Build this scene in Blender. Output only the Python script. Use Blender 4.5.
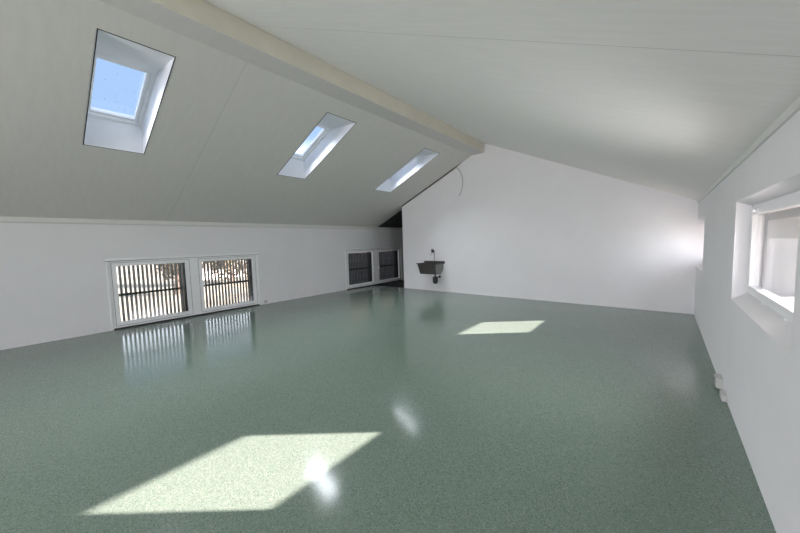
import bpy, bmesh, math, random
from mathutils import Vector, Matrix

scene = bpy.context.scene
COL = scene.collection
for o in list(bpy.data.objects):
    bpy.data.objects.remove(o, do_unlink=True)

# ------------------------------------------------------------------ camera
EYE = Vector((0.0, 0.0, 1.5))
RIGHT = Vector((0.76915588, 0.63845511, -0.02782636))
UP = Vector((-0.02745131, 0.07651064, 0.9966908))
FWD = Vector((-0.63847134, 0.76584672, -0.07637504))
cam_data = bpy.data.cameras.new('camera')
cam = bpy.data.objects.new('camera', cam_data)
COL.objects.link(cam)
cam_data.sensor_width = 36.0
cam_data.lens = 36.0 * 316.57 / 800.0
cam_data.clip_start = 0.02
cam_data.clip_end = 500
m = Matrix.Identity(4)
for r in range(3):
    m[r][0] = RIGHT[r]; m[r][1] = UP[r]; m[r][2] = -FWD[r]; m[r][3] = EYE[r]
cam.matrix_world = m
scene.camera = cam

# ------------------------------------------------------------------ light
SUN_DIR = Vector((1.0, 0.83, 0.47)).normalized()          # from the room towards the sun
SUN_STRENGTH = 33.5
SKY_BLUE = (0.40, 0.60, 0.95)
SKY_HAZE = (0.95, 0.98, 1.0)
SKY_LOW = 2.6
SKY_GLOW = 3.0
SKY_AXIS = Vector((1.0, -0.5, 0.30))                      # unseen bright sky area added on the sunny side to light the room
SKY_B = 1.0
FRONT_FILL = 170.0
ROOF_LIGHT = 14.0
SIDE_LIGHT = 17.0
SIDE_FAR_LIGHT = 3.0

scene.view_settings.view_transform = 'Standard'
scene.view_settings.look = 'None'
scene.view_settings.gamma = 1.0
scene.view_settings.use_curve_mapping = False
scene.view_settings.exposure = 0.17
scene.cycles.max_bounces = 14
scene.cycles.diffuse_bounces = 8
scene.cycles.transparent_max_bounces = 16
scene.cycles.sample_clamp_indirect = 6.0
scene.cycles.blur_glossy = 0.1

world = bpy.data.worlds.new('sky')
scene.world = world
world.use_nodes = True
nt = world.node_tree
nt.nodes.clear()
N = nt.nodes.new; LK = nt.links.new
tc = N('ShaderNodeTexCoord')
dot = N('ShaderNodeVectorMath'); dot.operation = 'DOT_PRODUCT'
dot.inputs[1].default_value = SKY_AXIS.normalized()
LK(tc.outputs['Generated'], dot.inputs[0])
mx = N('ShaderNodeMath'); mx.operation = 'MAXIMUM'; mx.inputs[1].default_value = 0.0
LK(dot.outputs['Value'], mx.inputs[0])
pw = N('ShaderNodeMath'); pw.operation = 'POWER'; pw.inputs[1].default_value = 4.0
LK(mx.outputs[0], pw.inputs[0])
sepz = N('ShaderNodeSeparateXYZ'); LK(tc.outputs['Generated'], sepz.inputs[0])
low = N('ShaderNodeMapRange'); low.interpolation_type = 'SMOOTHSTEP'
low.inputs['From Min'].default_value = 0.20; low.inputs['From Max'].default_value = 0.31
low.inputs['To Min'].default_value = 1.0; low.inputs['To Max'].default_value = 0.0
LK(sepz.outputs['Z'], low.inputs['Value'])
glow = N('ShaderNodeMath'); glow.operation = 'MULTIPLY'; glow.inputs[1].default_value = SKY_GLOW
LK(pw.outputs[0], glow.inputs[0])
lowm = N('ShaderNodeMath'); lowm.operation = 'MULTIPLY'; lowm.inputs[1].default_value = SKY_LOW
side = N('ShaderNodeMapRange')
side.inputs['From Min'].default_value = -0.6; side.inputs['From Max'].default_value = 0.2
side.inputs['To Min'].default_value = 1.0; side.inputs['To Max'].default_value = 0.15
LK(sepz.outputs['X'], side.inputs['Value'])
lows = N('ShaderNodeMath'); lows.operation = 'MULTIPLY'
LK(low.outputs[0], lows.inputs[0]); LK(side.outputs[0], lows.inputs[1])
LK(lows.outputs[0], lowm.inputs[0])
hz = N('ShaderNodeMath'); hz.operation = 'ADD'
LK(glow.outputs[0], hz.inputs[0]); LK(lowm.outputs[0], hz.inputs[1])
hc = N('ShaderNodeVectorMath'); hc.operation = 'SCALE'; hc.inputs[0].default_value = SKY_HAZE
LK(hz.outputs[0], hc.inputs['Scale'])
ad = N('ShaderNodeVectorMath'); ad.operation = 'ADD'; ad.inputs[1].default_value = [c * SKY_B for c in SKY_BLUE]
LK(hc.outputs[0], ad.inputs[0])
bg = N('ShaderNodeBackground'); LK(ad.outputs[0], bg.inputs['Color'])
wo = N('ShaderNodeOutputWorld'); LK(bg.outputs[0], wo.inputs['Surface'])

sun_data = bpy.data.lights.new('sun', 'SUN')
sun_data.energy = SUN_STRENGTH
sun_data.color = (1.0, 0.80, 0.76)
sun_data.angle = math.radians(0.55)
sun = bpy.data.objects.new('sun', sun_data)
COL.objects.link(sun)
sun.location = SUN_DIR * 30
sun.rotation_euler = (-SUN_DIR).to_track_quat('-Z', 'Y').to_euler()

def daylight(name, loc, direction, along, sx, sy, watts, col, spread=180):
    l = bpy.data.lights.new(name, 'AREA')
    l.shape = 'RECTANGLE'; l.size = sx; l.size_y = sy; l.energy = watts; l.color = col; l.spread = math.radians(spread)
    o = bpy.data.objects.new(name, l); COL.objects.link(o)
    z = -Vector(direction).normalized(); x = Vector(along).normalized(); y = z.cross(x)
    o.matrix_world = Matrix(((x.x, y.x, z.x, loc[0]), (x.y, y.y, z.y, loc[1]), (x.z, y.z, z.z, loc[2]), (0, 0, 0, 1)))
    return o
# fill lamp added behind the camera, just inside a made-up window
daylight('fill_front', (-4.6, -6.10, 1.60), (0.5, 1, 0.45), (1, -0.5, 0), 2.4, 1.6, FRONT_FILL, (1.0, 0.965, 0.985), 130)
# daylight falling in through the three roof windows and the two right windows
for yy in (0.664, 3.415, 6.185):
    daylight('daylight_roof', (-5.43, yy + 0.33, 3.47), (0.409, 0, -0.912), (0, 1, 0), 0.34, 0.80, ROOF_LIGHT, (0.91, 0.955, 1.0), 104)
daylight('daylight_side', (0.578, 3.27, 1.35), (-1, 0, 0), (0, 1, 0), 1.14, 0.52, SIDE_LIGHT, (0.95, 0.97, 1.0), 140)
daylight('daylight_side', (0.578, 7.42, 1.34), (-1, 0, 0), (0, 1, 0), 0.90, 0.52, SIDE_FAR_LIGHT, (0.95, 0.97, 1.0), 115)

# ------------------------------------------------------------------ dimensions (metres)
XL, XR, YB, YF, YE = -7.888, 0.473, 7.992, -6.5, 9.95
XPART = -6.513                               # left end of the back wall
ZL = 2.05                                    # left ceiling meets left wall
XB1, XB2, ZB = -4.038, -3.69, 3.779         # beam underside
KL = (ZB - ZL) / (XB1 - XL)
ZR = 2.102
KR = 0.4616
XRI, ZRI = XB2, ZR + KR * (XR - XB2)
def zleft(x): return ZL + KL * (x - XL)
def zright(x): return ZR + KR * (XR - x)

# ------------------------------------------------------------------ materials
def new_mat(name):
    mt = bpy.data.materials.new(name)
    mt.use_nodes = True
    t = mt.node_tree
    b = t.nodes['Principled BSDF']
    return mt, t, b
def ramp(t, fac, stops):
    rn = t.nodes.new('ShaderNodeValToRGB')
    el = rn.color_ramp.elements
    while len(el) < len(stops): el.new(0.5)
    for e, (p, c) in zip(el, stops):
        e.position = p; e.color = (*c, 1)
    t.links.new(fac, rn.inputs['Fac'])
    return rn.outputs['Color']
def noise(t, vec, scale, detail=3, rough=0.5):
    n = t.nodes.new('ShaderNodeTexNoise')
    n.inputs['Scale'].default_value = scale
    n.inputs['Detail'].default_value = detail
    n.inputs['Roughness'].default_value = rough
    if vec is not None: t.links.new(vec, n.inputs['Vector'])
    return n.outputs['Fac']
def coords(t, scale=(1, 1, 1)):
    c = t.nodes.new('ShaderNodeTexCoord')
    mp = t.nodes.new('ShaderNodeMapping')
    mp.inputs['Scale'].default_value = scale
    t.links.new(c.outputs['Object'], mp.inputs['Vector'])
    return mp.outputs['Vector']
def bump(t, b, h, strength, dist=0.002):
    bn = t.nodes.new('ShaderNodeBump')
    bn.inputs['Strength'].default_value = strength
    bn.inputs['Distance'].default_value = dist
    t.links.new(h, bn.inputs['Height'])
    t.links.new(bn.outputs['Normal'], b.inputs['Normal'])
def plain(name, col, rough=0.5, metal=0.0, var=0.06, scale=6.0):
    mt, t, b = new_mat(name)
    v = coords(t)
    f = noise(t, v, scale, 4)
    lo = tuple(c * (1 - var) for c in col); hi = tuple(min(1, c * (1 + var)) for c in col)
    t.links.new(ramp(t, f, [(0.3, lo), (0.7, hi)]), b.inputs['Base Color'])
    b.inputs['Roughness'].default_value = rough
    b.inputs['Metallic'].default_value = metal
    return mt

def plaster(name, col):
    mt, t, b = new_mat(name)
    v = coords(t)
    f = noise(t, v, 1.7, 5, 0.6)
    lo = tuple(c * 0.97 for c in col)
    t.links.new(ramp(t, f, [(0.35, lo), (0.65, col)]), b.inputs['Base Color'])
    b.inputs['Roughness'].default_value = 0.7
    b.inputs['Specular IOR Level'].default_value = 0.25
    bump(t, b, noise(t, v, 220, 3), 0.25, 0.001)
    return mt
M_WALL = plaster('white_wall_paint', (0.83, 0.82, 0.84))

def ceiling_mat(name, col, seam_y, grain):
    mt, t, b = new_mat(name)
    v = coords(t, grain)
    f = noise(t, v, 3.0, 6, 0.65)
    base = ramp(t, f, [(0.3, tuple(c * 0.94 for c in col)), (0.7, col)])
    c = t.nodes.new('ShaderNodeTexCoord')
    s = t.nodes.new('ShaderNodeSeparateXYZ'); t.links.new(c.outputs['Object'], s.inputs[0])
    d = t.nodes.new('ShaderNodeMath'); d.operation = 'COMPARE'
    d.inputs[1].default_value = seam_y; d.inputs[2].default_value = 0.0025
    t.links.new(s.outputs['Y'], d.inputs[0])
    mix = t.nodes.new('ShaderNodeMix'); mix.data_type = 'RGBA'
    t.links.new(d.outputs[0], mix.inputs['Factor'])
    t.links.new(base, mix.inputs['A'])
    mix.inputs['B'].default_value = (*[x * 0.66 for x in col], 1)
    t.links.new(mix.outputs['Result'], b.inputs['Base Color'])
    b.inputs['Roughness'].default_value = 0.6
    b.inputs['Specular IOR Level'].default_value = 0.3
    bump(t, b, f, 0.12, 0.002)
    return mt
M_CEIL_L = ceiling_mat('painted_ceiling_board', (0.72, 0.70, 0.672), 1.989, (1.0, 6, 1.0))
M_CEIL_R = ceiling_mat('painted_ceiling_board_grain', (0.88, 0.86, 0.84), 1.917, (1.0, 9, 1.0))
M_SOFFIT = ceiling_mat('beam_underside_shade', (0.67, 0.65, 0.625), -99.0, (1.0, 6, 1.0))
M_BEAM = plain('warm_lit_beam_wood', (0.76, 0.715, 0.62), 0.55, 0, 0.05, 3)  # warm window light on the side face is put into this tan
M_TRIM = plain('white_trim_paint', (0.72, 0.715, 0.69), 0.45, 0, 0.02)
M_FRAME = plain('white_window_lacquer', (0.90, 0.90, 0.92), 0.35, 0, 0.02)
M_LINING = plain('white_shaft_lining', (0.80, 0.815, 0.86), 0.5, 0, 0.02)
M_GAP = plain('dark_joint', (0.035, 0.035, 0.033), 0.8, 0, 0.1)
M_DARK = plain('passage_shade_black', (0.012, 0.013, 0.012), 0.7, 0, 0.1)  # near black stands for the lack of light in the passage
M_SEAL = plain('grey_rubber_seal', (0.28, 0.28, 0.27), 0.7, 0, 0.05)
M_DIM = plain('passage_shade_grey', (0.045, 0.045, 0.043), 0.8, 0, 0.1)  # dark tone stands for shade on the passage ceiling
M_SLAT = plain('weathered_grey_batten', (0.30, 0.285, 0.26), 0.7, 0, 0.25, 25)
M_RAIL = plain('dark_steel_rail', (0.03, 0.032, 0.032), 0.4, 0.6, 0.1)
M_STEEL = plain('brushed_dark_steel', (0.085, 0.083, 0.078), 0.38, 0.5, 0.08, 20)
M_STEEL_L = plain('light_steel_and_lit_side', (0.22, 0.22, 0.21), 0.42, 0.6, 0.05, 20)
M_BLACK = plain('black_plastic', (0.012, 0.012, 0.012), 0.35, 0, 0.1)
M_CHROME = plain('chrome', (0.55, 0.55, 0.55), 0.15, 1.0, 0.05)
M_WHITEP = plain('white_plastic', (0.52, 0.52, 0.51), 0.4, 0, 0.02)
M_CABLE = plain('grey_cable', (0.20, 0.20, 0.19), 0.5, 0, 0.1)
M_OUTER = plain('shaded_facade_render', (0.32, 0.32, 0.31), 0.8, 0, 0.1)  # darker than the inner wall so the outer jamb looks shaded
M_ROOF = plain('roof_underlay', (0.12, 0.11, 0.10), 0.8, 0, 0.1)

def floor_mat():
    mt, t, b = new_mat('green_speckled_floor')
    v = coords(t)
    big = noise(t, v, 0.8, 4, 0.55)
    base = ramp(t, big, [(0.3, (0.176, 0.246, 0.203)), (0.7, (0.196, 0.268, 0.224))])
    vo = t.nodes.new('ShaderNodeTexVoronoi'); vo.inputs['Scale'].default_value = 190
    t.links.new(v, vo.inputs['Vector'])
    sp = t.nodes.new('ShaderNodeSeparateColor'); t.links.new(vo.outputs['Color'], sp.inputs[0])
    light = t.nodes.new('ShaderNodeMapRange')
    light.inputs['From Min'].default_value = 0.72; light.inputs['From Max'].default_value = 0.95
    t.links.new(sp.outputs['Red'], light.inputs['Value'])
    dark = t.nodes.new('ShaderNodeMapRange')
    dark.inputs['From Min'].default_value = 0.70; dark.inputs['From Max'].default_value = 0.95
    t.links.new(sp.outputs['Green'], dark.inputs['Value'])
    m1 = t.nodes.new('ShaderNodeMix'); m1.data_type = 'RGBA'
    t.links.new(dark.outputs[0], m1.inputs['Factor']); t.links.new(base, m1.inputs['A'])
    m1.inputs['B'].default_value = (0.12, 0.168, 0.139, 1)
    m2 = t.nodes.new('ShaderNodeMix'); m2.data_type = 'RGBA'
    t.links.new(light.outputs[0], m2.inputs['Factor']); t.links.new(m1.outputs['Result'], m2.inputs['A'])
    m2.inputs['B'].default_value = (0.285, 0.335, 0.295, 1)
    t.links.new(m2.outputs['Result'], b.inputs['Base Color'])
    b.inputs['Roughness'].default_value = 0.12
    b.inputs['IOR'].default_value = 1.5
    b.inputs['Specular IOR Level'].default_value = 0.32
    bump(t, b, noise(t, v, 55, 2), 0.04, 0.002)
    return mt
M_FLOOR = floor_mat()

def glass_mat(name, dirt=0.0, tint=(1, 1, 1), specks=False, streak=(1, 1, 1)):
    mt = bpy.data.materials.new(name); mt.use_nodes = True
    t = mt.node_tree; t.nodes.clear()
    out = t.nodes.new('ShaderNodeOutputMaterial')
    tr = t.nodes.new('ShaderNodeBsdfTransparent'); tr.inputs['Color'].default_value = (*tint, 1)
    gl = t.nodes.new('ShaderNodeBsdfGlossy'); gl.inputs['Roughness'].default_value = 0.02
    lw = t.nodes.new('ShaderNodeLayerWeight')
    p5 = t.nodes.new('ShaderNodeMath'); p5.operation = 'POWER'; p5.inputs[1].default_value = 5.0
    t.links.new(lw.outputs['Facing'], p5.inputs[0])
    fr = t.nodes.new('ShaderNodeMapRange'); fr.inputs['To Min'].default_value = 0.04; fr.inputs['To Max'].default_value = 0.8
    t.links.new(p5.outputs[0], fr.inputs['Value'])
    mx = t.nodes.new('ShaderNodeMixShader')
    t.links.new(fr.outputs[0], mx.inputs[0]); t.links.new(tr.outputs[0], mx.inputs[1]); t.links.new(gl.outputs[0], mx.inputs[2])
    last = mx.outputs[0]
    if dirt > 0:
        tl = t.nodes.new('ShaderNodeBsdfTranslucent'); tl.inputs['Color'].default_value = (0.72, 0.84, 0.95, 1)
        f = noise(t, coords(t, streak), 9, 5, 0.65)
        mr = t.nodes.new('ShaderNodeMapRange'); mr.inputs['From Min'].default_value = 0.3; mr.inputs['From Max'].default_value = 0.7
        mr.inputs['To Min'].default_value = dirt * 0.6; mr.inputs['To Max'].default_value = dirt * 1.4
        t.links.new(f, mr.inputs['Value'])
        m2 = t.nodes.new('ShaderNodeMixShader')
        t.links.new(mr.outputs[0], m2.inputs[0]); t.links.new(last, m2.inputs[1]); t.links.new(tl.outputs[0], m2.inputs[2])
        last = m2.outputs[0]
    if specks:
        di = t.nodes.new('ShaderNodeBsdfDiffuse'); di.inputs['Color'].default_value = (0.45, 0.33, 0.27, 1)
        vo = t.nodes.new('ShaderNodeTexVoronoi'); vo.inputs['Scale'].default_value = 11
        t.links.new(coords(t), vo.inputs['Vector'])
        lt = t.nodes.new('ShaderNodeMath'); lt.operation = 'LESS_THAN'; lt.inputs[1].default_value = 0.06
        t.links.new(vo.outputs['Distance'], lt.inputs[0])
        m3 = t.nodes.new('ShaderNodeMixShader')
        hf = t.nodes.new('ShaderNodeMath'); hf.operation = 'MULTIPLY'; hf.inputs[1].default_value = 0.5
        t.links.new(lt.outputs[0], hf.inputs[0])
        t.links.new(hf.outputs[0], m3.inputs[0]); t.links.new(last, m3.inputs[1]); t.links.new(di.outputs[0], m3.inputs[2])
        last = m3.outputs[0]
    t.links.new(last, out.inputs['Surface'])
    return mt
M_GLASS = glass_mat('clear_glass')
M_GLASS_ROOF = glass_mat('rain_spotted_glass', specks=True)
M_GLASS_DIRTY = glass_mat('dusty_sunlit_glass', dirt=0.015, streak=(1, 1.6, 0.35))

# ------------------------------------------------------------------ mesh helpers
class MB:
    def __init__(s): s.bm = bmesh.new()
    def hexa(s, p):                      # 8 corners: bottom ring then top ring
        v = [s.bm.verts.new(q) for q in p]
        for f in ((0, 3, 2, 1), (4, 5, 6, 7), (0, 1, 5, 4), (1, 2, 6, 5), (2, 3, 7, 6), (3, 0, 4, 7)):
            s.bm.faces.new([v[i] for i in f])
        return s
    def box(s, x0, x1, y0, y1, z0, z1):
        return s.hexa([(x0, y0, z0), (x1, y0, z0), (x1, y1, z0), (x0, y1, z0),
                       (x0, y0, z1), (x1, y0, z1), (x1, y1, z1), (x0, y1, z1)])
    def prism(s, poly, axis, a, b):      # poly in the two other axes
        def pt(q, w):
            l = list(q); l.insert(axis, w); return tuple(l)
        A = [s.bm.verts.new(pt(q, a)) for q in poly]; B = [s.bm.verts.new(pt(q, b)) for q in poly]
        n = len(poly)
        s.bm.faces.new(A); s.bm.faces.new(B[::-1])
        for i in range(n):
            s.bm.faces.new([A[i], B[i], B[(i + 1) % n], A[(i + 1) % n]])
        return s
    def ring(s, pts_out, pts_in, d):     # rectangular ring (4 outer, 4 inner points) extruded by vector d
        d = Vector(d)
        O = [s.bm.verts.new(p) for p in pts_out]; I = [s.bm.verts.new(p) for p in pts_in]
        O2 = [s.bm.verts.new(Vector(p) + d) for p in pts_out]; I2 = [s.bm.verts.new(Vector(p) + d) for p in pts_in]
        for i in range(4):
            j = (i + 1) % 4
            s.bm.faces.new([O[i], O[j], I[j], I[i]]); s.bm.faces.new([O2[j], O2[i], I2[i], I2[j]])
            s.bm.faces.new([O[j], O[i], O2[i], O2[j]]); s.bm.faces.new([I[i], I[j], I2[j], I2[i]])
        return s
    def tube(s, pts, r, seg=12, cap=True):
        pts = [Vector(p) for p in pts]
        rings = []
        side = None
        for i, p in enumerate(pts):
            t = (pts[min(i + 1, len(pts) - 1)] - pts[max(i - 1, 0)]).normalized()
            if side is None:
                ref = Vector((0, 0, 1)) if abs(t.z) < 0.9 else Vector((1, 0, 0))
                side = t.cross(ref).normalized()
            side = (side - t * side.dot(t)).normalized()
            up = t.cross(side)
            rr = r[i] if isinstance(r, (list, tuple)) else r
            rings.append([s.bm.verts.new(p + rr * (math.cos(2 * math.pi * k / seg) * side + math.sin(2 * math.pi * k / seg) * up)) for k in range(seg)])
        for a, b in zip(rings, rings[1:]):
            for k in range(seg):
                s.bm.faces.new([a[k], a[(k + 1) % seg], b[(k + 1) % seg], b[k]])
        if cap:
            s.bm.faces.new(rings[0][::-1]); s.bm.faces.new(rings[-1])
        return s
    def grid(s, us, vs, holes, fn, w0, w1):
        """slab over the u,v grid with rectangular holes; fn(u,v,w) -> point"""
        us = sorted(set(us + [h[0] for h in holes] + [h[1] for h in holes]))
        vs = sorted(set(vs + [h[2] for h in holes] + [h[3] for h in holes]))
        nu, nv = len(us), len(vs)
        V = {}
        def g(i, j, k):
            if (i, j, k) not in V: V[(i, j, k)] = s.bm.verts.new(fn(us[i], vs[j], (w0, w1)[k]))
            return V[(i, j, k)]
        def solid(i, j):
            if i < 0 or j < 0 or i >= nu - 1 or j >= nv - 1: return False
            cu, cv = (us[i] + us[i + 1]) / 2, (vs[j] + vs[j + 1]) / 2
            return not any(h[0] < cu < h[1] and h[2] < cv < h[3] for h in holes)
        for i in range(nu - 1):
            for j in range(nv - 1):
                if not solid(i, j): continue
                s.bm.faces.new([g(i, j, 0), g(i + 1, j, 0), g(i + 1, j + 1, 0), g(i, j + 1, 0)])
                s.bm.faces.new([g(i, j + 1, 1), g(i + 1, j + 1, 1), g(i + 1, j, 1), g(i, j, 1)])
                if not solid(i - 1, j): s.bm.faces.new([g(i, j, 0), g(i, j + 1, 0), g(i, j + 1, 1), g(i, j, 1)])
                if not solid(i + 1, j): s.bm.faces.new([g(i + 1, j + 1, 0), g(i + 1, j, 0), g(i + 1, j, 1), g(i + 1, j + 1, 1)])
                if not solid(i, j - 1): s.bm.faces.new([g(i + 1, j, 0), g(i, j, 0), g(i, j, 1), g(i + 1, j, 1)])
                if not solid(i, j + 1): s.bm.faces.new([g(i, j + 1, 0), g(i + 1, j + 1, 0), g(i + 1, j + 1, 1), g(i, j + 1, 1)])
        return s
    def build(s, name, mat, parent=None, bevel=0.0, smooth=False):
        bm = s.bm
        bmesh.ops.recalc_face_normals(bm, faces=bm.faces[:])
        if bevel > 0:
            bmesh.ops.bevel(bm, geom=[e for e in bm.edges if e.calc_face_angle(0) > 0.5], offset=bevel, segments=2, affect='EDGES', profile=0.5)
        me = bpy.data.meshes.new(name)
        if parent is not None:
            bm.transform(Matrix.Translation(-world_loc(parent)))
        bm.to_mesh(me); bm.free()
        if smooth:
            for p in me.polygons: p.use_smooth = True
        me.materials.append(mat)
        o = bpy.data.objects.new(name, me)
        COL.objects.link(o)
        if parent is not None: o.parent = parent
        return o
def world_loc(o):
    v = Vector((0, 0, 0))
    while o is not None:
        v += o.location; o = o.parent
    return v
def tag(o, label, cat, group=None, kind=None):
    o['label'] = label; o['category'] = cat
    if group: o['group'] = group
    if kind: o['kind'] = kind
    return o
def empty(name, loc):
    o = bpy.data.objects.new(name, None)
    o.empty_display_size = 0.1
    o.location = loc
    COL.objects.link(o)
    return o
def struct(o):
    o['kind'] = 'structure'
    return o

# ------------------------------------------------------------------ room shell
WL_T, WR_T = 0.24, 0.40
LW = [(1.03, 3.83, 0.02, 1.31), (6.73, 9.54, 0.02, 1.31)]          # left windows y0,y1,z0,z1
RW = [(2.28, 3.99, 0.915, 1.77), (6.72, YB, 0.915, 1.77)]           # right window reveals

struct(MB().box(XL - WL_T, XR + WR_T, YF - 0.2, YE + 0.2, -0.25, 0.0).build('floor', M_FLOOR))

struct(MB().grid([YF - 0.2, YE + 0.2], [0.0, ZL + 0.05], LW, lambda u, v, w: (XL - w, u, v), 0.0, WL_T).build('wall_left', M_WALL))

w = MB()
w.grid([YF - 0.2, YE + 0.2], [0.0, ZR + 0.0], RW, lambda u, v, q: (XR + q, u, v), 0.0, 0.095)
w.grid([YF - 0.2, YE + 0.2], [0.0, ZR - 0.04], [(2.56, 4.0, 0.93, 1.76), (6.84, 8.28, 0.93, 1.76)], lambda u, v, q: (XR + q, u, v), 0.095, 0.165)
struct(w.build('wall_right', M_WALL))
w = MB()
w.grid([YF - 0.2, YE + 0.2], [0.0, ZR - 0.08], [(2.56, 3.85, 1.0, 1.59), (6.84, 8.13, 1.0, 1.59)], lambda u, v, q: (XR + q, u, v), 0.165, WR_T)
struct(w.build('wall_right_facade', M_OUTER))

# gable wall at the back, stopping short of the left wall
GAP = 0.04
xg = -4.55
poly = [(XPART, 0.0), (XR, 0.0), (XR, ZR), (XRI, ZRI), (XB1, ZB), (xg, zleft(xg)), (xg, zleft(xg) - GAP), (XPART, zleft(XPART) - GAP)]
struct(MB().prism(poly, 1, YB, YB + 0.10).build('wall_back', M_WALL))
xj = -4.38
struct(MB().prism([(XPART, zleft(XPART)), (xj, zleft(xj)), (xj, zleft(xj) - 0.006), (xg, zleft(xg) - 0.03), (XPART, zleft(XPART) - 0.03)], 1, YB - 0.004, YB + 0.002).build('trim_3', M_GAP))
# passage behind it, its shade put into the dark colours
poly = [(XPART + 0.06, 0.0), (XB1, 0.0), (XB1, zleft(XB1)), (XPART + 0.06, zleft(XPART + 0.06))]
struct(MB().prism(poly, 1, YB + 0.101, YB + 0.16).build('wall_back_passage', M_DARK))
struct(MB().box(XL, XPART, YB + 0.02, YE, 0.0, 0.003).build('floor_shade', M_DARK))  # thin dark sheet on the floor in place of passage shade
struct(MB().prism([(XL, ZL), (XPART + 0.06, zleft(XPART + 0.06)), (XPART + 0.06, zleft(XPART + 0.06) - 0.01), (XL, ZL - 0.01)], 1, YB + 0.25, YE - 0.06).build('ceiling_shade', M_DIM))  # dark sheet under the slope in place of passage shade
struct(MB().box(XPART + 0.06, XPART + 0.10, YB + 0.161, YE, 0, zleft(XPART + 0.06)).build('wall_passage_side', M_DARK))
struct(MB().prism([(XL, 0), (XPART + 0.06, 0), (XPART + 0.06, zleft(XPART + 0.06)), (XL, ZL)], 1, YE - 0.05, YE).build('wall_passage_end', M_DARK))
struct(MB().prism([(XPART + 0.1, 0), (XR, 0), (XR, ZR), (XRI, ZRI), (XB1, ZB), (XPART + 0.1, zleft(XPART + 0.1))], 1, YE - 0.05, YE).build('wall_far_gable', M_WALL))

# wall behind the camera with a wide opening for the added fill window (three sides of the picture see past it)
poly_l = [(XL, 0), (XR, 0), (XR, ZR), (XRI, ZRI), (XB1, ZB), (XL, ZL)]
FWX0, FWX1, FWZ0, FWZ1 = -6.0, -1.4, 0.7, 2.5
wf = MB()
wf.prism([(XL, 0), (XR, 0), (XR, FWZ0), (XL, FWZ0)], 1, YF - 0.2, YF)
wf.prism([(XL, FWZ0), (FWX0, FWZ0), (FWX0, FWZ1), (XL + (FWZ1 - ZL) / KL, FWZ1), (XL, ZL)], 1, YF - 0.2, YF)
wf.prism([(FWX1, FWZ0), (XR, FWZ0), (XR, ZR), (XR - (FWZ1 - ZR) / KR, FWZ1), (FWX1, FWZ1)], 1, YF - 0.2, YF)
wf.prism([(XL + (FWZ1 - ZL) / KL, FWZ1), (XR - (FWZ1 - ZR) / KR, FWZ1), (XRI, ZRI), (XB1, ZB)], 1, YF - 0.2, YF)
struct(wf.build('wall_front', M_WALL))

# ceilings: left slope with three roof-window openings, right slope
SKX0, SKX1 = -5.965, -4.31
SKW = 0.632
SKY = [0.664, 3.415, 6.185]
nL = Vector((-KL, 0, 1)).normalized()
def left_pt(x, y, off):
    p = Vector((x, y, zleft(x))) + nL * off
    return (p.x, p.y, p.z)
ceil = empty('ceiling', (0, 0, 0)); struct(ceil)
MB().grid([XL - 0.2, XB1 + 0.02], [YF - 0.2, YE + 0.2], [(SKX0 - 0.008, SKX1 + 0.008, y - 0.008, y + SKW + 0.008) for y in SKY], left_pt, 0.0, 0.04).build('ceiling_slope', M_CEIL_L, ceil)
nR = Vector((KR, 0, 1)).normalized()
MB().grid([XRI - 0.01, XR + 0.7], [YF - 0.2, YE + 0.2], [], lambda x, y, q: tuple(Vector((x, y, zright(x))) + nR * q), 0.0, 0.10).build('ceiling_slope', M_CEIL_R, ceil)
# ridge beam
beam = struct(MB().box(XB1, XB2, YF, YB, ZB, ZRI + 0.06).build('ridge_beam', M_BEAM, bevel=0.006))
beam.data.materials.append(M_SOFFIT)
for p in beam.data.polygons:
    if p.normal.z < -0.9: p.material_index = 1           # greyer underside; the sides carry warm light in their tan
MB().box(XB1 - 0.02, XRI + 0.06, YF - 0.2, YE + 0.2, ZRI + 0.02, ZRI + 0.14).build('ridge_cover', M_ROOF, ceil)

# trims under the ceilings
struct(MB().prism([(XL, ZL - 0.075), (XL + 0.03, ZL - 0.075), (XL + 0.045, ZL - 0.055), (XL + 0.045, ZL + 0.018), (XL, ZL)], 1, YF, YE - 0.05).build('trim_1', M_TRIM))
struct(MB().prism([(XR, ZR - 0.036), (XR - 0.014, ZR - 0.036), (XR - 0.02, ZR - 0.022), (XR - 0.02, ZR + 0.007), (XR, ZR)], 1, YF, YB).build('trim_2', M_TRIM))

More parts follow.
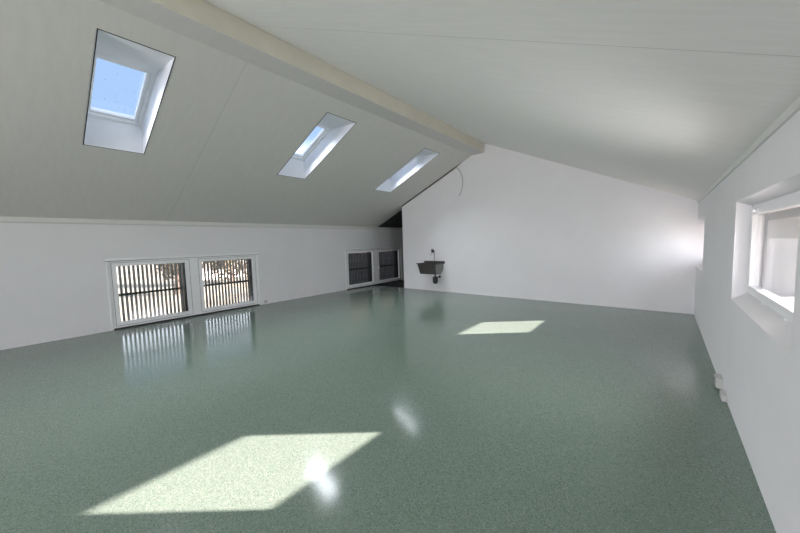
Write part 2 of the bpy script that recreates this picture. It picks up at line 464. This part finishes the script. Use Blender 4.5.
# ------------------------------------------------------------------ left windows
def yz_ring(x, y0, y1, z0, z1, wd, dx, wb=None):
    wb = wd if wb is None else wb
    O = [(x, y0, z0), (x, y1, z0), (x, y1, z1), (x, y0, z1)]
    I = [(x, y0 + wd, z0 + wb), (x, y1 - wd, z0 + wb), (x, y1 - wd, z1 - wd), (x, y0 + wd, z1 - wd)]
    return O, I, (dx, 0, 0)
def left_window(name, y0, y1, z0, z1):
    root = struct(empty(name, (XL, (y0 + y1) / 2, z0)))
    ym = (y0 + y1) / 2
    f = MB()
    f.ring(*yz_ring(XL - 0.085, y0, y1, z0, z1, 0.045, 0.075))
    f.box(XL - 0.085, XL - 0.01, ym - 0.085, ym + 0.085, z0 + 0.045, z1 - 0.045)
    f.build('window_frame', M_FRAME, root, bevel=0.003)
    c = MB()
    c.box(XL - 0.005, XL + 0.014, y0 - 0.045, y1 + 0.045, z1 - 0.008, z1 + 0.030)
    c.box(XL - 0.005, XL + 0.010, y0 - 0.030, y0 + 0.006, 0.004, z1 - 0.008)
    c.box(XL - 0.005, XL + 0.010, y1 - 0.006, y1 + 0.030, 0.004, z1 - 0.008)
    c.build('casing', M_FRAME, root, bevel=0.003)
    g = MB()
    g.box(XL - 0.004, XL + 0.012, y0 - 0.045, y1 + 0.045, z1 - 0.018, z1 - 0.010)
    g.build('drip_groove', M_SEAL, root)
    MB().box(XL - 0.08, XL + 0.004, y0, y1, 0.001, 0.030).build('threshold_joint', M_GAP, root)
    for (a, b, hs) in ((y0 + 0.047, ym - 0.087, 1), (ym + 0.087, y1 - 0.047, -1)):
        s = MB(); s.ring(*yz_ring(XL - 0.075, a, b, z0 + 0.047, z1 - 0.047, 0.070, 0.070))
        so = s.build('sash', M_FRAME, root, bevel=0.004)
        MB().box(XL - 0.045, XL - 0.040, a + 0.063, b - 0.063, z0 + 0.110, z1 - 0.110).build('pane', M_GLASS, so)
        MB().ring(*yz_ring(XL - 0.0062, a - 0.004, b + 0.004, z0 + 0.043, z1 - 0.043, 0.007, 0.002)).build('seal', M_SEAL, so)
        hy = b - 0.03 if hs == 1 else a + 0.03
        h = MB()
        h.box(XL - 0.004, XL + 0.008, hy - 0.014, hy + 0.014, 0.60, 0.68)
        h.tube([(XL + 0.008, hy, 0.66), (XL + 0.035, hy, 0.66), (XL + 0.04, hy, 0.65), (XL + 0.04, hy, 0.56)], 0.009, 8)
        h.build('handle', M_FRAME, so)
    return root
left_window('window_1', *LW[0])
left_window('window_2', *LW[1])

# ------------------------------------------------------------------ right windows
def right_window(name, y0, y1, z0, z1, far_wedge, yn):
    root = struct(empty(name, (XR + 0.1, (y0 + y1) / 2, z0)))
    xf = XR + 0.095
    fy0, fy1, fz0, fz1 = yn - 0.01, yn + 1.385, 0.965 - (0.03 if y0 > 5 else 0), 1.735
    f = MB(); f.ring(*yz_ring(xf + 0.002, fy0, fy1, fz0, fz1, 0.05, 0.064))
    f.build('window_frame', M_FRAME, root, bevel=0.003)
    s = MB(); s.ring(*yz_ring(xf - 0.012, fy0 + 0.03, fy1 - 0.03, fz0 + 0.03, fz1 - 0.03, 0.062, 0.06))
    so = s.build('sash', M_FRAME, root, bevel=0.004)
    MB().box(xf + 0.018, xf + 0.022, fy0 + 0.09, fy1 - 0.09, fz0 + 0.09, fz1 - 0.09).build('pane', M_GLASS_DIRTY, so)
    hy = fy1 - 0.30
    h = MB()
    h.box(xf - 0.024, xf - 0.012, hy - 0.03, hy + 0.03, fz1 - 0.08, fz1 - 0.055)
    h.tube([(xf - 0.024, hy, fz1 - 0.068), (xf - 0.045, hy, fz1 - 0.068), (xf - 0.05, hy - 0.01, fz1 - 0.068), (xf - 0.05, hy - 0.12, fz1 - 0.072)], 0.009, 8)
    h.build('handle', M_FRAME, so)
    for q in (fy1 - 0.58, fy1 - 1.12):
        MB().box(xf - 0.010, xf + 0.004, q - 0.022, q + 0.022, fz0 + 0.010, fz0 + 0.026).build('hinge', M_FRAME, root, bevel=0.003)
    yw = far_wedge
    MB().prism([(XR, z0), (xf + 0.001, z0), (xf + 0.001, fz0 + 0.02), (XR, z0 + 0.004)], 1, y0, yw).build('window_sill', M_WALL, root)
    MB().prism([(XR, z1), (xf + 0.001, z1), (xf + 0.001, fz1 - 0.012), (XR, z1 - 0.004)], 1, y0, yw).build('head_lining', M_WALL, root)
    MB().prism([(XR, y0), (XR, y0 - 0.001), (xf + 0.001, y0 - 0.001), (xf + 0.001, yn + 0.012)], 2, z0, z1).build('jamb_lining', M_WALL, root)
right_window('window_3', *RW[0], RW[0][1], 2.59)
right_window('window_4', *RW[1], RW[1][1], 6.87)

# ------------------------------------------------------------------ roof windows
OFF = 0.35
def roof_window(name, y):
    y0, y1 = y, y + SKW
    root = struct(empty(name, ((SKX0 + SKX1) / 2, (y0 + y1) / 2, zleft((SKX0 + SKX1) / 2))))
    zt, zb = zleft(SKX1), zleft(SKX0)
    # frame rectangle in the plane OFF above the ceiling
    xt = -5.01; xb = SKX0 - 0.0
    def P(x, yy, off):     # point above the ceiling plane, addressed by its own x
        xx = x + KL * off / math.sqrt(1 + KL * KL)
        return Vector(left_pt(xx, yy, off))
    pt, pb = P(xt, y0, OFF), P(xb, y0, OFF)
    # shaft: level top face, plumb bottom face, two side faces, each as a board
    t = 0.018
    side = [(SKX0, zb), (SKX1, zt), (pt.x, pt.z + 0.02), (pb.x, pb.z + 0.02)]
    sh = MB()
    sh.prism(side, 1, y0 - t, y0); sh.prism(side, 1, y1, y1 + t)
    sh.prism([(SKX1, zt), (pt.x, pt.z), (pt.x, pt.z + 0.05), (SKX1 + 0.03, zt + 0.04)], 1, y0 - t, y1 + t)
    sh.prism([(SKX0, zb), (SKX0 - 0.03, zb + 0.01), (pb.x - 0.03, pb.z), (pb.x, pb.z)], 1, y0 - t, y1 + t)
    sh.build('shaft_lining', M_LINING, root)
    def rect(a, off):      # a = inset of the frame rectangle
        k = 1 / math.sqrt(1 + KL * KL)
        return [P(xb + a * k, y0 + a, off), P(xt - a * k, y0 + a, off), P(xt - a * k, y1 - a, off), P(xb + a * k, y1 - a, off)]
    f = MB(); f.ring(rect(-0.06, OFF), rect(0.045, OFF), nL * 0.10)
    f.build('window_frame', M_FRAME, root)
    s = MB(); s.ring(rect(0.047, OFF + 0.025), rect(0.086, OFF + 0.025), nL * 0.06)
    so = s.build('sash', M_FRAME, root, bevel=0.004)
    g = MB(); q = rect(0.08, OFF + 0.055); g.hexa(q + [p + nL * 0.006 for p in q])
    g.build('pane', M_GLASS_ROOF, so)
    e = MB()
    def R2(a):
        k = 1 / math.sqrt(1 + KL * KL)
        return [left_pt(SKX0 - a * k, y0 - a, -0.0015), left_pt(SKX1 + a * k, y0 - a, -0.0015), left_pt(SKX1 + a * k, y1 + a, -0.0015), left_pt(SKX0 - a * k, y1 + a, -0.0015)]
    e.ring(R2(0.010), R2(0.0), nL * 0.0013)
    e.build('shadow_joint', M_GAP, root)
for i, y in enumerate(SKY): roof_window('window_%d' % (5 + i), y)

# large made-up window behind the camera, added to go with the fill lamp
r = struct(empty('window_8', ((FWX0 + FWX1) / 2, YF - 0.1, FWZ0)))
f = MB()
O = [(FWX0, YF - 0.13, FWZ0), (FWX1, YF - 0.13, FWZ0), (FWX1, YF - 0.13, FWZ1), (FWX0, YF - 0.13, FWZ1)]
I = [(FWX0 + .08, YF - 0.13, FWZ0 + .08), (FWX1 - .08, YF - 0.13, FWZ0 + .08), (FWX1 - .08, YF - 0.13, FWZ1 - .08), (FWX0 + .08, YF - 0.13, FWZ1 - .08)]
f.ring(O, I, (0, 0.07, 0))
for k in (1, 2):
    x = FWX0 + (FWX1 - FWX0) * k / 3
    f.box(x - .05, x + .05, YF - 0.13, YF - 0.06, FWZ0 + .08, FWZ1 - .08)
f.build('window_frame', M_FRAME, r)
MB().box(FWX0 + .07, FWX1 - .07, YF - 0.10, YF - 0.095, FWZ0 + .07, FWZ1 - .07).build('pane', M_GLASS, r)

# ------------------------------------------------------------------ slat screens outside the left windows
M_SLAT_D = plain('dark_batten', (0.05, 0.047, 0.043), 0.7, 0, 0.4, 15)  # darker tone for the far screen
def slat_screen(y0, y1, label, mat):
    xs = XL - WL_T - 0.03
    root = empty('slat_screen', (xs, (y0 + y1) / 2, 0.0))
    tag(root, label, 'screen', 'slat screens outside the low windows')
    n = int((y1 - y0) / 0.071)
    proto = MB().box(xs - 0.022, xs, y0, y0 + 0.039, 0.0, 1.45).build('slat', mat, root)
    for i in range(1, n + 1):
        c = proto.copy(); COL.objects.link(c); c.parent = root
        c.location.y = i * 0.071
    ym = (y0 + y1) / 2
    MB().box(xs + 0.002, xs + 0.03, y0, y1, 0.605, 0.650).build('rail', M_RAIL, root)
    for (a, b) in ((ym - 0.215, ym + 0.06), (y1 - 0.235, y1 - 0.07)):
        MB().box(xs + 0.032, XL - 0.09, a, b, 0.03, 1.3).build('post', M_RAIL, root)
    return root
slat_screen(1.0, 3.9, 'grey vertical slat screen with bright daylight gaps outside the nearer low window', M_SLAT)
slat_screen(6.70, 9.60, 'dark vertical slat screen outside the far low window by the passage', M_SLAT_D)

# ------------------------------------------------------------------ sink on the back wall
SX0, SX1, SYF, SZ = -5.67, -4.97, 7.545, 0.86
sink = tag(empty('utility_sink', ((SX0 + SX1) / 2, YB, 0.52)), 'dark grey steel utility sink hung on the white back wall', 'sink')
b = MB()
bm = b.bm
def loop(x0, x1, y0, y1, z): return [bm.verts.new(p) for p in ((x0, y0, z), (x1, y0, z), (x1, y1, z), (x0, y1, z))]
l_rim_o = loop(SX0, SX1, SYF, YB - 0.004, SZ)
l_rim_b = loop(SX0, SX1, SYF, YB - 0.004, SZ - 0.022)
l_out_t = loop(SX0 + 0.03, SX1 - 0.03, SYF + 0.025, YB - 0.01, SZ - 0.024)
l_out_b = loop(SX0 + 0.11, SX1 - 0.06, SYF + 0.05, YB - 0.06, SZ - 0.315)
l_in_t = loop(SX0 + 0.035, SX1 - 0.035, SYF + 0.032, YB - 0.05, SZ)
l_in_b = loop(SX0 + 0.118, SX1 - 0.068, SYF + 0.058, YB - 0.068, SZ - 0.30)
for A, B in ((l_in_b, l_in_t), (l_in_t, l_rim_o), (l_rim_o, l_rim_b), (l_rim_b, l_out_t), (l_out_t, l_out_b)):
    for i in range(4):
        bm.faces.new([A[i], A[(i + 1) % 4], B[(i + 1) % 4], B[i]])
bm.faces.new(l_in_b); bm.faces.new(l_out_b)
b.build('bowl', M_STEEL, sink, bevel=0.006)
MB().box(SX0, SX1 + 0.03, YB - 0.03, YB - 0.002, SZ - 0.03, SZ + 0.05).build('upstand', M_STEEL, sink, bevel=0.004)
for xx, f0, f1 in ((SX0 + 0.09, 0.20, 0.30), (SX1 - 0.024, 0.03, 0.05)):  # right plate covers the bowl side, window light put into its grey
    k = MB()
    k.prism([(YB - 0.002, SZ - 0.03), (SYF + f0, SZ - 0.03), (SYF + f1, SZ - 0.31), (YB - 0.16, SZ - 0.32), (YB - 0.002, SZ - 0.16)], 0, xx - 0.003, xx + 0.005)
    k.build('bracket', M_STEEL_L, sink)['label'] = 'steel bracket beside the bowl, window light put into its light grey'
cx, cy = -5.12, 7.74
t = MB()
t.tube([(cx, cy, SZ - 0.31), (cx, cy, SZ - 0.40)], 0.022, 14)
t.tube([(cx, cy, SZ - 0.39), (cx, cy, SZ - 0.41), (cx, cy, SZ - 0.56), (cx, cy, SZ - 0.60)], [0.04, 0.075, 0.075, 0.045], 16)
t.tube([(cx, cy + 0.02, SZ - 0.42), (cx, cy + 0.1, SZ - 0.42), (cx, YB - 0.002, SZ - 0.42)], 0.018, 12)
t.tube([(cx, YB - 0.012, SZ - 0.42), (cx, YB - 0.002, SZ - 0.42)], 0.036, 16)
t.build('trap', M_BLACK, sink, smooth=False)['label'] = 'black bottle trap under the bowl'

tap = tag(empty('wall_tap', (-5.33, YB, 1.18)), 'small chrome tap on the back wall above the dark sink', 'tap')
tx = -5.33
t = MB()
t.tube([(tx, YB - 0.002, 1.20), (tx, YB - 0.014, 1.20)], 0.036, 18)
t.tube([(tx, YB - 0.014, 1.20), (tx, YB - 0.09, 1.20)], 0.018, 14)
t.tube([(tx, YB - 0.085, 1.165), (tx, YB - 0.085, 1.245)], 0.024, 14)
t.build('tap_body', M_STEEL, tap)
t = MB(); t.tube([(tx, YB - 0.085, 1.17), (tx, YB - 0.085, 1.14), (tx + 0.005, YB - 0.10, 1.12), (tx + 0.02, YB - 0.18, 1.115), (tx + 0.023, YB - 0.20, 1.10), (tx + 0.023, YB - 0.205, 1.08)], 0.0085, 10)
t.build('spout', M_CHROME, tap)
t = MB(); t.tube([(tx, YB - 0.085, 1.245), (tx, YB - 0.085, 1.262), (tx + 0.03, YB - 0.10, 1.27), (tx + 0.075, YB - 0.12, 1.262)], [0.02, 0.018, 0.010, 0.008], 10)
t.build('lever', M_STEEL, tap)
pipe = MB(); pipe.tube([(tx + 0.03, YB - 0.012, 1.17), (tx + 0.03, YB - 0.012, 0.92)], 0.007, 8)
pipe.build('supply_pipe', M_STEEL_L, tap)

# ------------------------------------------------------------------ loose cable under the ceiling
pts = []
for q in range(25):
    u = q / 24
    a = (-4.53, 3.545); c1 = (-4.29, 3.42); c2 = (-4.22, 3.02); d = (-4.44, 2.74)
    X = (1-u)**3*a[0] + 3*u*(1-u)**2*c1[0] + 3*u*u*(1-u)*c2[0] + u**3*d[0]
    Z = (1-u)**3*a[1] + 3*u*(1-u)**2*c1[1] + 3*u*u*(1-u)*c2[1] + u**3*d[1]
    pts.append((X, YB - 0.012 - 0.02 * math.sin(math.pi * u), Z))
tag(MB().tube(pts, 0.006, 8).build('cable', M_CABLE, smooth=True), 'thin loose cable curling down the back wall from under the ceiling', 'cable')

# ------------------------------------------------------------------ sockets
so = tag(empty('wall_socket', (XL, 3.99, 0.02)), 'small white socket low on the left wall beside the near window', 'socket')
MB().box(XL + 0.001, XL + 0.012, 3.95, 4.03, 0.025, 0.105).build('cover_plate', M_WHITEP, so, bevel=0.002)
MB().tube([(XL + 0.012, 3.99, 0.065), (XL + 0.016, 3.99, 0.065)], 0.026, 18).build('insert', M_WHITEP, so)

so = tag(empty('wall_socket', (XR, 4.28, 0.01)), 'white surface mounted socket box at floor level on the right wall', 'socket')
MB().box(XR - 0.045, XR - 0.001, 4.19, 4.33, 0.012, 0.115).build('back_box', M_WHITEP, so, bevel=0.004)
MB().box(XR - 0.052, XR - 0.045, 4.195, 4.325, 0.018, 0.109).build('cover_plate', M_WHITEP, so, bevel=0.002)
MB().box(XR - 0.0535, XR - 0.052, 4.25, 4.268, 0.03, 0.10).build('rocker_gap', M_GAP, so)
so = tag(empty('cable_box', (XR, 3.97, 0.01)), 'small cream junction box at the foot of the right wall, next to the socket box', 'junction box')
MB().box(XR - 0.035, XR - 0.001, 3.90, 4.05, 0.004, 0.062).build('housing', M_WHITEP, so, bevel=0.004)
MB().box(XR - 0.038, XR - 0.035, 3.915, 4.035, 0.010, 0.056).build('lid', M_WHITEP, so, bevel=0.001)

# ------------------------------------------------------------------ outdoors
M_FACADE = plain('grey_facade', (0.35, 0.34, 0.32), 0.85, 0, 0.05, 1)
struct(MB().box(XL - WL_T, XR + WR_T, YF - 0.2, YE + 0.2, -2.7, -0.26).build('storey_below', M_FACADE))
struct(MB().prism([(XL - WL_T, -2.7), (XR + WR_T, -2.7), (XR + WR_T, ZR - 0.1), (XRI, ZRI), (XL - WL_T, ZL)], 1, YE + 0.21, 32).build('sun_blocker', M_FACADE))  # unseen block added to keep the sun off the shed
M_GROUND = plain('pale_dry_meadow', (0.33, 0.32, 0.25), 0.95, 0, 0.3, 0.15)
struct(MB().box(-160, 120, -120, 150, -2.9, -2.7).build('ground', M_GROUND))
M_SHED = plain('dark_brown_boards', (0.17, 0.16, 0.15), 0.85, 0, 0.6, 5)
sh = tag(empty('timber_shed', (-11.2, 12.5, -2.7)), 'dark timber shed behind the slats of the far low window', 'shed')
MB().box(-12.4, -10.2, 8.6, 20.0, -2.7, 2.6).build('wall', M_SHED, sh)
MB().prism([(-12.7, 2.6), (-9.9, 2.6), (-11.3, 3.5)], 1, 8.4, 20.3).build('roof', M_ROOF, sh)
M_WHITEWALL = plain('pale_garden_wall', (0.62, 0.61, 0.58), 0.8, 0, 0.05, 1)
tag(MB().box(-46.4, -46.0, 13, 45, -2.7, -1.5).build('garden_wall', M_WHITEWALL, bevel=0.03), 'long pale garden wall beyond the slats of the near window', 'wall')
hs = tag(empty('neighbour_house', (8.5, 38, -2.7)), 'pale rendered house beyond the right-hand window', 'house')
M_HOUSE = plain('pale_house_render', (0.57, 0.61, 0.66), 0.85, 0, 0.05, 0.4)
MB().box(1.0, 17.0, 34, 43, -2.7, 6.5).build('wall', M_HOUSE, hs)
MB().prism([(33.4, 6.5), (43.6, 6.5), (38.5, 9.5)], 0, 0.5, 17.5).build('roof', M_ROOF, hs)
M_HGLASS = plain('house_window_glass', (0.33, 0.35, 0.38), 0.3, 0, 0.05, 1)
for hx in (2.2, 5.2, 8.2, 11.2, 14.2):
    for hzz in (-1.2, 2.4):
        MB().box(hx, hx + 1.1, 33.95, 34.02, hzz, hzz + 1.5).build('window', M_HGLASS, hs)
M_BARK = plain('brown_bark', (0.13, 0.10, 0.075), 0.9, 0, 0.3, 8)
M_LEAF = plain('brown_green_leaves', (0.15, 0.13, 0.08), 0.8, 0, 0.3, 3)
def tree(loc, h, seed, label):
    rnd = random.Random(seed)
    root = tag(empty('tree', loc), label, 'tree', 'trees seen through the slats')
    L = Vector(loc)
    tr = MB()
    tr.tube([L, L + Vector((0.1, 0.1, h * 0.3)), L + Vector((0, 0.2, h * 0.6)), L + Vector((0.1, 0.1, h * 0.95))], [0.28, 0.22, 0.14, 0.03], 10)
    tips = []
    for i in range(16):
        z = h * rnd.uniform(0.06, 0.8); a = rnd.uniform(0, 6.28); ln = h * rnd.uniform(0.2, 0.36)
        p = L + Vector((0.05, 0.1, z)); q = p + Vector((math.cos(a) * ln, math.sin(a) * ln, ln * rnd.uniform(0.4, 0.9)))
        mid = p.lerp(q, 0.5) + Vector((0, 0, -0.1))
        tr.tube([p, mid, q], [0.09, 0.06, 0.02], 6); tips += [mid, q]
    tr.build('trunk', M_BARK, root)
    cr = MB()
    for i in range(1600):
        c = rnd.choice(tips) + Vector([rnd.gauss(0, h * 0.06) for _ in range(3)])
        d1 = Vector([rnd.gauss(0, 1) for _ in range(3)]).normalized() * 0.24
        d2 = d1.cross(Vector([rnd.gauss(0, 1) for _ in range(3)])).normalized() * 0.16
        cr.bm.faces.new([cr.bm.verts.new(c + e) for e in (-d1, d2, d1, -d2)])
    cr.build('foliage', M_LEAF, root)
tree((-34, 9.0, -2.7), 6.5, 3, 'smaller brown tree behind the slats of the nearer window, left of the two')
tree((-39, 15.8, -2.7), 9.0, 8, 'larger brown tree behind the slats of the nearer window, right of the two')
